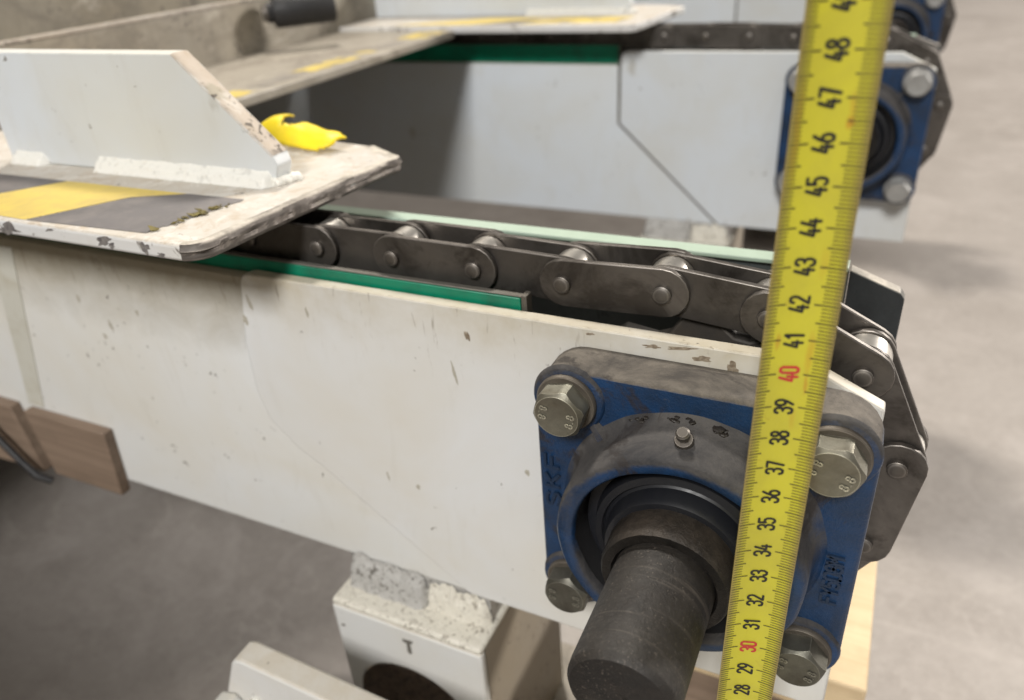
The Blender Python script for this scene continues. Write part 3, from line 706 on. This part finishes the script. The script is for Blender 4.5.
# ------------------------------------------------------------------ carrier frame lying across the rails
CZ0, CZ1 = 39.95, 40.65
T = thing('carrier_frame', 'scuffed white steel carrier plate with hazard stripes and an upright gusset', 'carrier frame', (-30, 2, CZ0))
def plate_outline(dx, dy, xl):
    pts = [(xl, -4.2), (-23.6, -4.2)]
    for k in range(7):
        a = R(-90+ (75)*k/6); pts.append((-23.2+1.15*math.cos(a)*1.0, -3.05+1.15*math.sin(a)))
    pts += [(-21.0, 7.6)]
    for k in range(6):
        a = R(0+80*k/5); pts.append((-21.5+.7*math.cos(a), 8.1+.7*math.sin(a)))
    pts += [(-23.5, 10.0), (-27, 10.6), (xl, 10.9)]
    return [(x+dx, y+dy) for x, y in pts]
def rough_edges(o, amp=.06, cuts=3):
    pass
bm = bmesh.new(); prism_xy(bm, plate_outline(0, 0, -52), CZ0, CZ1)
finish('base_plate', bm, M['cream_top'], T, bevel=.14, seg=3)
DX2, DY2, DZ2 = 1.3, 52.3, .75
bm = bmesh.new(); prism_xy(bm, plate_outline(DX2, DY2, -80), CZ0+DZ2, CZ1+DZ2)
finish('base_plate', bm, M['cream_top'], T, bevel=.14, seg=3)
# worn bare rim along the right edge of the near plate
bm = bmesh.new()
path = [Vector((x, y, 0)) for x, y in plate_outline(0, 0, -52)[3:-2]]
import itertools
fine = []
for a, b in zip(path, path[1:]):
    k = max(1, int((b-a).length/.18))
    for i in range(k): fine.append(a.lerp(b, i/k))
fine.append(path[-1])
prof = [(.02, CZ0+.03), (.08, CZ0+.1), (.12, CZ0+.22), (.06, CZ0+.34), (.12, CZ0+.46), (.08, CZ1-.1), (.0, CZ1+.02), (-.25, CZ1+.03), (-.42, CZ1+.008)]
rows = []
for i, q in enumerate(fine):
    t = (fine[min(i+1, len(fine)-1)]-fine[max(i-1, 0)]).normalized(); nn = Vector((t.y, -t.x, 0))
    row = []
    for j, (o_, z_) in enumerate(prof):
        sl = i*.18; nz = noise.noise(Vector((sl*.8, j*1.9, 3)))*.11+noise.noise(Vector((sl*3.2, j*2.7, 8)))*.05
        row.append(bm.verts.new(q+nn*(o_+nz*(1 if 0 < j < 7 else .3)-(.0 if j < 7 else abs(nz)*1.5))+Vector((0, 0, z_+(nz*.3 if j in (5, 6) else 0)))))
    rows.append(row)
for A, B in zip(rows, rows[1:]):
    for j in range(len(prof)-1): bm.faces.new((A[j], A[j+1], B[j+1], B[j]))
finish('worn_rim', bm, M['bare'], T, smooth=60)
for i, (x, z, rx, rz) in enumerate(((-33.4, 40.28, .75, .2), (-27.3, 40.36, .5, .17), (-26.9, 40.2, .25, .12), (-24.9, 40.34, .22, .22), (-30.6, 40.5, .3, .06), (-38.2, 40.3, .5, .15), (-24.1, 40.1, .2, .1))):
    fleck(T, 'paint_chip', x, z, rx, rz, -4.2, M['chip'], i*5.1, .55, random.uniform(-.3, .3))
# cross bar to the rear plate, with its upright inner edge
bm = bmesh.new(); box(bm, -61.8, -39.6, 10.92, 48.1, CZ0+.35, CZ1+.35)
bar = finish('cross_bar', bm, M['old_white'], T, bevel=.12, seg=3)
bm = bmesh.new(); box(bm, -54.6, -53.6, -30, 80, CZ0-1, 45.4)
finish('upright_flange', bm, M['old_white'], T, bevel=.1)
bm = bmesh.new(); box(bm, -54.65, -53.55, -30, 80, 45.403, 45.62)
finish('upright_edge', bm, M['worn_cream'], T, bevel=.05)
bm = bmesh.new(); box(bm, -200, -62, -150, 160, 41.2, 80)
tag(finish('machine_body', bm, M['grimy'], None, bevel=.4), 'large grimy cream steel body filling the top left corner', 'machine body')
# gussets
def gusset(dx, dy, dz, xl=-43.3, tip=-24.0):
    y0, y1 = 3.0+dy, 4.05+dy
    bm = bmesh.new(); z0 = CZ1+.01+dz
    prism_xz(bm, [(xl+dx, z0), (xl+dx, 46.45+dz), (-28.7+dx, 46.45+dz), (tip+dx, 42.05+dz), (tip+.15+dx, 41.6+dz), (tip-.2+dx, z0)], y0, y1)
    finish('gusset', bm, M['white_cool'], T, bevel=.06)
    for a, b, r_, sd in (((xl+.2+dx), (xl+3.2+dx), .52, 1), ((-36.3+dx), (tip-.1+dx), .58, 2)):
        finish('weld_bead', fillet(a, b, y0, z0, r_*1.2, r_*1.15, sd, .07), M['weld'], T, smooth=80)
    finish('weld_bead', weld_bead((tip-.2+dx, y0-.1, z0+.12), (tip+.3+dx, y1+.1, z0+.1), .27, 30, 5, .08), M['weld'], T, smooth=80)
    # worn sloping edge
    bm = bmesh.new()
    a = Vector((-28.7+dx, 0, 46.45+dz)); b = Vector((tip+dx, 0, 42.05+dz)); n = Vector((b.z-a.z, 0, a.x-b.x)).normalized()*-1
    rows = []
    for i in range(50):
        t = i/49; q = a.lerp(b, t); row = []
        for j, yy in enumerate((y0-.02, y0+.08, y0+.4, y1-.1, y1+.02)):
            k = noise.noise(Vector((t*14, j*.8, 3)))*.05
            row.append(bm.verts.new(q+n*(.03+k if 0 < j < 4 else -.06+k)+Vector((0, yy, 0))))
        rows.append(row)
    for A, B in zip(rows, rows[1:]):
        for j in range(4): bm.faces.new((A[j], A[j+1], B[j+1], B[j]))
    finish('worn_edge', bm, M['worn_cream'] if dy == 0 else M['white_cool'], T, smooth=60)
gusset(0, 0, 0)
gusset(DX2, DY2, DZ2, -62, -25)
# hazard tape on the near plate (grey and yellow diagonal fields)
ZT = CZ1+.012
def sheet(name, pts, z, mat, th=.012):
    bm = bmesh.new(); prism_xy(bm, pts, z, z+th); return finish(name, bm, mat, T)
def torn(a, b, n, amp, seed):
    return [(a[0]+(b[0]-a[0])*i/n+noise.noise(Vector((i*1.3, seed, 0)))*amp, a[1]+(b[1]-a[1])*i/n+noise.noise(Vector((i*1.3, seed, 4)))*amp) for i in range(1, n)]
sheet('grey_stripe', [(-51, -3.55), (-51, .85), (-35.9, .85), (-41.0, -.1), (-46, -3.55)][:2]+[(-36.0, .85), (-37.85, -1.5), (-39.5, -3.6)], ZT, M['haz_grey'])
sheet('yellow_stripe', [(-39.4, -3.7), (-37.7, -1.55), (-35.9, .86), (-27.8, .9), (-30.2, -.2), (-32.6, -3.9)], ZT, M['haz_yellow'])
sheet('grey_stripe', [(-32.45, -3.9), (-30.1, -.25), (-27.6, .9), (-24.3, .95)]+torn((-24.2, .95), (-25.5, -3.55), 14, .28, 2)+[(-25.4, -3.55)], ZT+.001, M['haz_grey'])
bm = bmesh.new()
for i in range(26):
    t = random.random(); q = Vector((-24.35-.95*t+random.gauss(0, .13), .6-3.9*t+random.gauss(0, .12), ZT+.02))
    m_ = random.randint(6, 9); rr = random.uniform(.06, .26) if t > .25 else random.uniform(.04, .12); tilt = random.uniform(-.5, .5)
    lo = []; hi = []
    for k in range(m_):
        a = 2*math.pi*k/m_; d = rr*random.uniform(.45, 1.15); x_, y_ = d*math.cos(a)*1.3, d*math.sin(a)*.7
        zz = max(0, x_*tilt)+random.uniform(0, .05)
        lo.append(bm.verts.new(q+Vector((x_, y_, zz)))); hi.append(bm.verts.new(q+Vector((x_, y_, zz+.03))))
    bm.faces.new(lo); bm.faces.new(hi[::-1])
    for k in range(m_): bm.faces.new((lo[k], hi[k], hi[(k+1) % m_], lo[(k+1) % m_]))
finish('tape_residue', bm, M['crumb'], T, smooth=80)
# hazard tape remains on the bar and the rear plate
zb = CZ1+.35+.012
def remnant(x0, x1, y0, y1, am, name, mat):
    bm = bmesh.new()
    prism_xy(bm, [(x0, y0)]+torn((x0, y0), (x1, y0+.8), 5, am, y0)+[(x1, y0+.8)]+torn((x1, y0+.8), (x1, y1), 8, am*.7, y0+3)+[(x1, y1)]+torn((x1, y1), (x0, y1-.5), 5, am, y1)+[(x0, y1-.5)], zb, zb+.012)
    finish(name, bm, mat, T)
for q in ((-42.3, -40.3, 14.5, 20.2), (-42.6, -40.6, 26.5, 33.5), (-42.3, -40.9, 34.6, 36.4), (-43.0, -40.0, 42.5, 47.6)): remnant(*q, .8, 'yellow_stripe', M['haz_old'])
for q in ((-42.3, -40.6, 21.0, 25.8), (-42.6, -40.2, 37.2, 42.0)): remnant(*q, .9, 'grey_stripe', M['residue'])
zr = ZT+DZ2
sheet('yellow_stripe', [(-47, 48.8), (-38, 48.8), (-30, 53.6), (-38, 53.6)], zr, M['haz_yellow'])
sheet('grey_stripe', [(-37.9, 48.8), (-33, 48.8), (-28.2, 50.5), (-33, 52.0)], zr, M['haz_grey'])
sheet('yellow_stripe', [(-33, 48.9), (-23.2, 49.6), (-22.4, 53.3), (-29.9, 53.5)], zr+.001, M['haz_old'])

# yellow torn plastic on the plate
bm = bmesh.new(); rows = []
nx, ny = 34, 12
for i in range(nx+1):
    row = []
    for j in range(ny+1):
        u, v = i/nx, j/ny
        X = -30.9+5.9*u+.5*v; Y = 8.2+2.0*v*(1-.35*u)+.3*math.sin(u*5)
        arch = .12+1.05*math.sin(v*math.pi*.62)*(1-.55*(u-.45)**2*4)*(.75+.25*math.sin(u*6+1))
        Z = CZ1+.06+max(0.02, arch*1.35)
        X += noise.noise(Vector((u*5, v*4, 1)))*.2; Z += noise.noise(Vector((u*6, v*5, 7)))*.07
        row.append(bm.verts.new((X, Y, Z)))
    rows.append(row)
for i in range(nx):
    for j in range(ny):
        u, v = (i+.5)/nx, (j+.5)/ny
        notch = v > .45+noise.noise(Vector((u*9, 3, 0)))*.2 and abs(u-.36) < .06+(v-.5)*.10
        corner = ((u-.5)/.52)**4+((v-.5)/.53)**4 > 1.0+.08*noise.noise(Vector((u*7, v*7, 3)))
        if notch or corner: continue
        bm.faces.new((rows[i][j], rows[i+1][j], rows[i+1][j+1], rows[i][j+1]))
for v in list(bm.verts):
    if not v.link_faces: bm.verts.remove(v)
o = finish('plastic_scrap', bm, M['yellow_film'], None, smooth=80)
md = o.modifiers.new('solid', 'SOLIDIFY'); md.thickness = .0012; md.offset = 0
tag(o, 'curled scrap of bright yellow plastic lying behind the gusset tip', 'plastic scrap')

# black round buffer at the top
T = thing('rubber_buffer', 'black round rubber roller by the far end of the cross bar', 'rubber roller', (-62, 58, 41))
bm = bmesh.new()
lathe_y(bm, 0, 0, [(0, 0), (.8, 0), (.9, .1), (.9, .5), (1.25, .55), (1.4, .8), (1.4, 6.0), (1.3, 6.2), (0, 6.2)], 32)
rot = Matrix.Rotation(R(-42), 4, 'Z')
for v in bm.verts: v.co = rot @ v.co + Vector((-52.3, 36.0, 44.3))
finish('roller_body', bm, M['black'], T, smooth=40)
bm = bmesh.new(); lathe_y(bm, 0, 0, [(0, -.4), (.65, -.38), (.75, -.25), (.75, .02)], 24)
for v in bm.verts: v.co = rot @ v.co + Vector((-52.3, 36.0, 44.3))
finish('end_cap', bm, M['pin'], T, smooth=40)

# ------------------------------------------------------------------ wooden pieces, shade band and cable
bm = bmesh.new(); prism_xz(bm, [(-47.0, 24.8), (-39.35, 24.85), (-39.95, 19.75), (-46.5, 19.7)], -.5, .19)
tag(finish('wooden_board', bm, M['wood_brown'], None, bevel=.08), 'short brown wooden board against the lower edge of the white rail', 'wooden board')
bm = bmesh.new(); prism_xz(bm, [(-60, 24.9), (-48.3, 24.85), (-47.6, 19.6), (-60, 19.0)], -.55, .19)
tag(finish('wooden_board', bm, M['wood_brown'], None, bevel=.08), 'brown wooden board at the left edge, behind the black strap', 'wooden board')
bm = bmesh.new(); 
pts = [(-44.0, 36.6), (-41.9, 36.6), (-45.7, 24.95), (-47.2, 24.95)]  # added thin sheet standing in for a shadow-like dull band on the web
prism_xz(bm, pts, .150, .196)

tag(finish('shade_band', bm, M['band'], None), 'flat dull beige band added for a shadow down the rail to the boards', 'band')
bm = bmesh.new(); tube(bm, [(-52.5, -1.25, 25.2), (-50.4, -1.25, 22.8), (-48.6, -1.25, 20.9), (-47.2, -1.3, 19.9), (-46.5, -.9, 19.4)], .26, 8)
tag(finish('cable', bm, M['black'], None, smooth=60), 'black cable slanting down across the wooden boards', 'cable')

T = thing('wooden_pallet', 'pale wooden planks standing under the nose of the nearest rail', 'wooden planks', (0, 10, 0))
bm = bmesh.new(); box(bm, -9.0, 4.95, 6.2, 17.5, 12.2, 15.0); finish('plank', bm, M['wood_pale'], T, bevel=.15)
bm = bmesh.new(); box(bm, -8, 4.0, 7.0, 17, 0.02, 12.18); finish('block', bm, M['wood_brown'], T, bevel=.15)

# bracket in front, low
T = thing('support_bracket', 'white painted steel bracket with a rounded corner, lowest and nearest at the bottom edge', 'bracket', (-18, -7, 0))
bm = bmesh.new()
pts = [(-8, 19.0), (-23.1, 19.85)]+[(-23.4+ .9*math.cos(R(a)), 18.98+.9*math.sin(R(a))) for a in (95, 125, 160)]+[(-26.5, 14.0), (-28, 9.0), (-8, 9)]
prism_xz(bm, pts, -7.5, -6.15)
finish('upright_plate', bm, M['white'], T, bevel=.18, seg=3)
bm = bmesh.new(); prism_xz(bm, [(-25.6, 16.6), (-24.6, 16.9), (-23.2, 15.2), (-22, 9), (-29, 9), (-27.4, 13.4)], -8.6, -7.52)
finish('side_rib', bm, M['white_cool'], T, bevel=.15, seg=3)
bm = bmesh.new(); prism_xz(bm, [(-28, 8.98), (-8, 8.98), (-8, 0.02), (-28, 0.02)], -7.4, -6.2); finish('leg', bm, M['white'], T, bevel=.1)
finish('weld_bead', weld_bead((-23.2, -7.6, 17.2), (-22.4, -7.6, 15.0), .32, 30, 4, .4), M['weld'], T, smooth=80)

bm = bmesh.new(); box(bm, -130, -14, -75, -46, 0.02, 50)  # unseen box added behind the camera to shade the lower-left floor
finish('shade_blocker', bm, M['old_white'], T, bevel=.5)
bm = bmesh.new(); box(bm, -27.5, -24.5, -46, -7.0, 2, 5)
finish('cross_arm', bm, M['old_white'], T, bevel=.1)

# ------------------------------------------------------------------ tape measure
TW = 1.74; SAG = .20
def blade(u, z, out=0.0):
    """u across (-TW/2..TW/2), z height; concave towards the viewer"""
    k = u/(TW/2); sag = -SAG*k*k; ps = R(15)
    slope = -2*SAG*k/(TW/2); n = Vector((slope, -1)).normalized()*out
    a = u+n.x; b = sag+n.y+SAG*.4                     # across / out of the blade, then turned about the vertical
    return Vector((.006*(z-38)+a*math.cos(ps)-b*math.sin(ps), -5.29+.068*(z-38)+a*math.sin(ps)+b*math.cos(ps), z))
T = thing('tape_measure', 'yellow steel tape measure blade with centimetre numbers standing upright before the bearing', 'tape measure', (0, -7.8, 0.2))
bm = bmesh.new(); uvl = bm.loops.layers.uv.new('UVMap')
NU = 16; zs = [0.3+i*1.0 for i in range(64)]
grid = [[bm.verts.new(blade(-TW/2+TW*j/NU, z)) for j in range(NU+1)] for z in zs]
for i in range(len(zs)-1):
    for j in range(NU):
        f = bm.faces.new((grid[i][j], grid[i][j+1], grid[i+1][j+1], grid[i+1][j]))
        for lp, (a, b) in zip(f.loops, ((j, i), (j+1, i), (j+1, i+1), (j, i+1))): lp[uvl].uv = (a/NU, b/64)
o = finish('blade', bm, M['tape'], T, smooth=60)
md = o.modifiers.new('solid', 'SOLIDIFY'); md.thickness = .00018; md.offset = -1 
OUT = .016
def tick(bm, z, u0, u1, wz):
    k = 3
    for i in range(k):
        a = u0+(u1-u0)*i/k; b = u0+(u1-u0)*(i+1)/k
        bm.faces.new([bm.verts.new(blade(p, q, OUT)) for p, q in ((a, z-wz), (b, z-wz), (b, z+wz), (a, z+wz))])
bm = bmesh.new()
for mm in range(10, 630):
    z = mm/10
    ln = .46 if mm % 10 == 0 else (.36 if mm % 5 == 0 else .27); lr = ln+.13
    wz = .0135 if mm % 5 else .019
    tick(bm, z, -TW/2+.015, -TW/2+ln, wz); tick(bm, z, TW/2-lr, TW/2-.015, wz)
finish('scale_marks', bm, M['tick'], T)
bmk = bmesh.new(); bmr = bmesh.new()
for n in range(2, 63):
    b_ = bmr if n % 10 == 0 else bmk
    stroke_text(b_, str(n), .45, lambda u, v, d, n=n: blade(-v-.08, n+u, OUT+.002), .078, 1.42, 0.0, .66)
finish('numbers', bmk, M['ink_black'], T); finish('red_numbers', bmr, M['ink_red'], T)
bm = bmesh.new(); box(bm, -.9-.25, .9-.25, -8.1, -7.6, 0.02, .5)
finish('end_hook', bm, M['zinc_grey'], T, bevel=.05)

for o in bpy.data.objects:
    if '_o' in o: del o['_o']
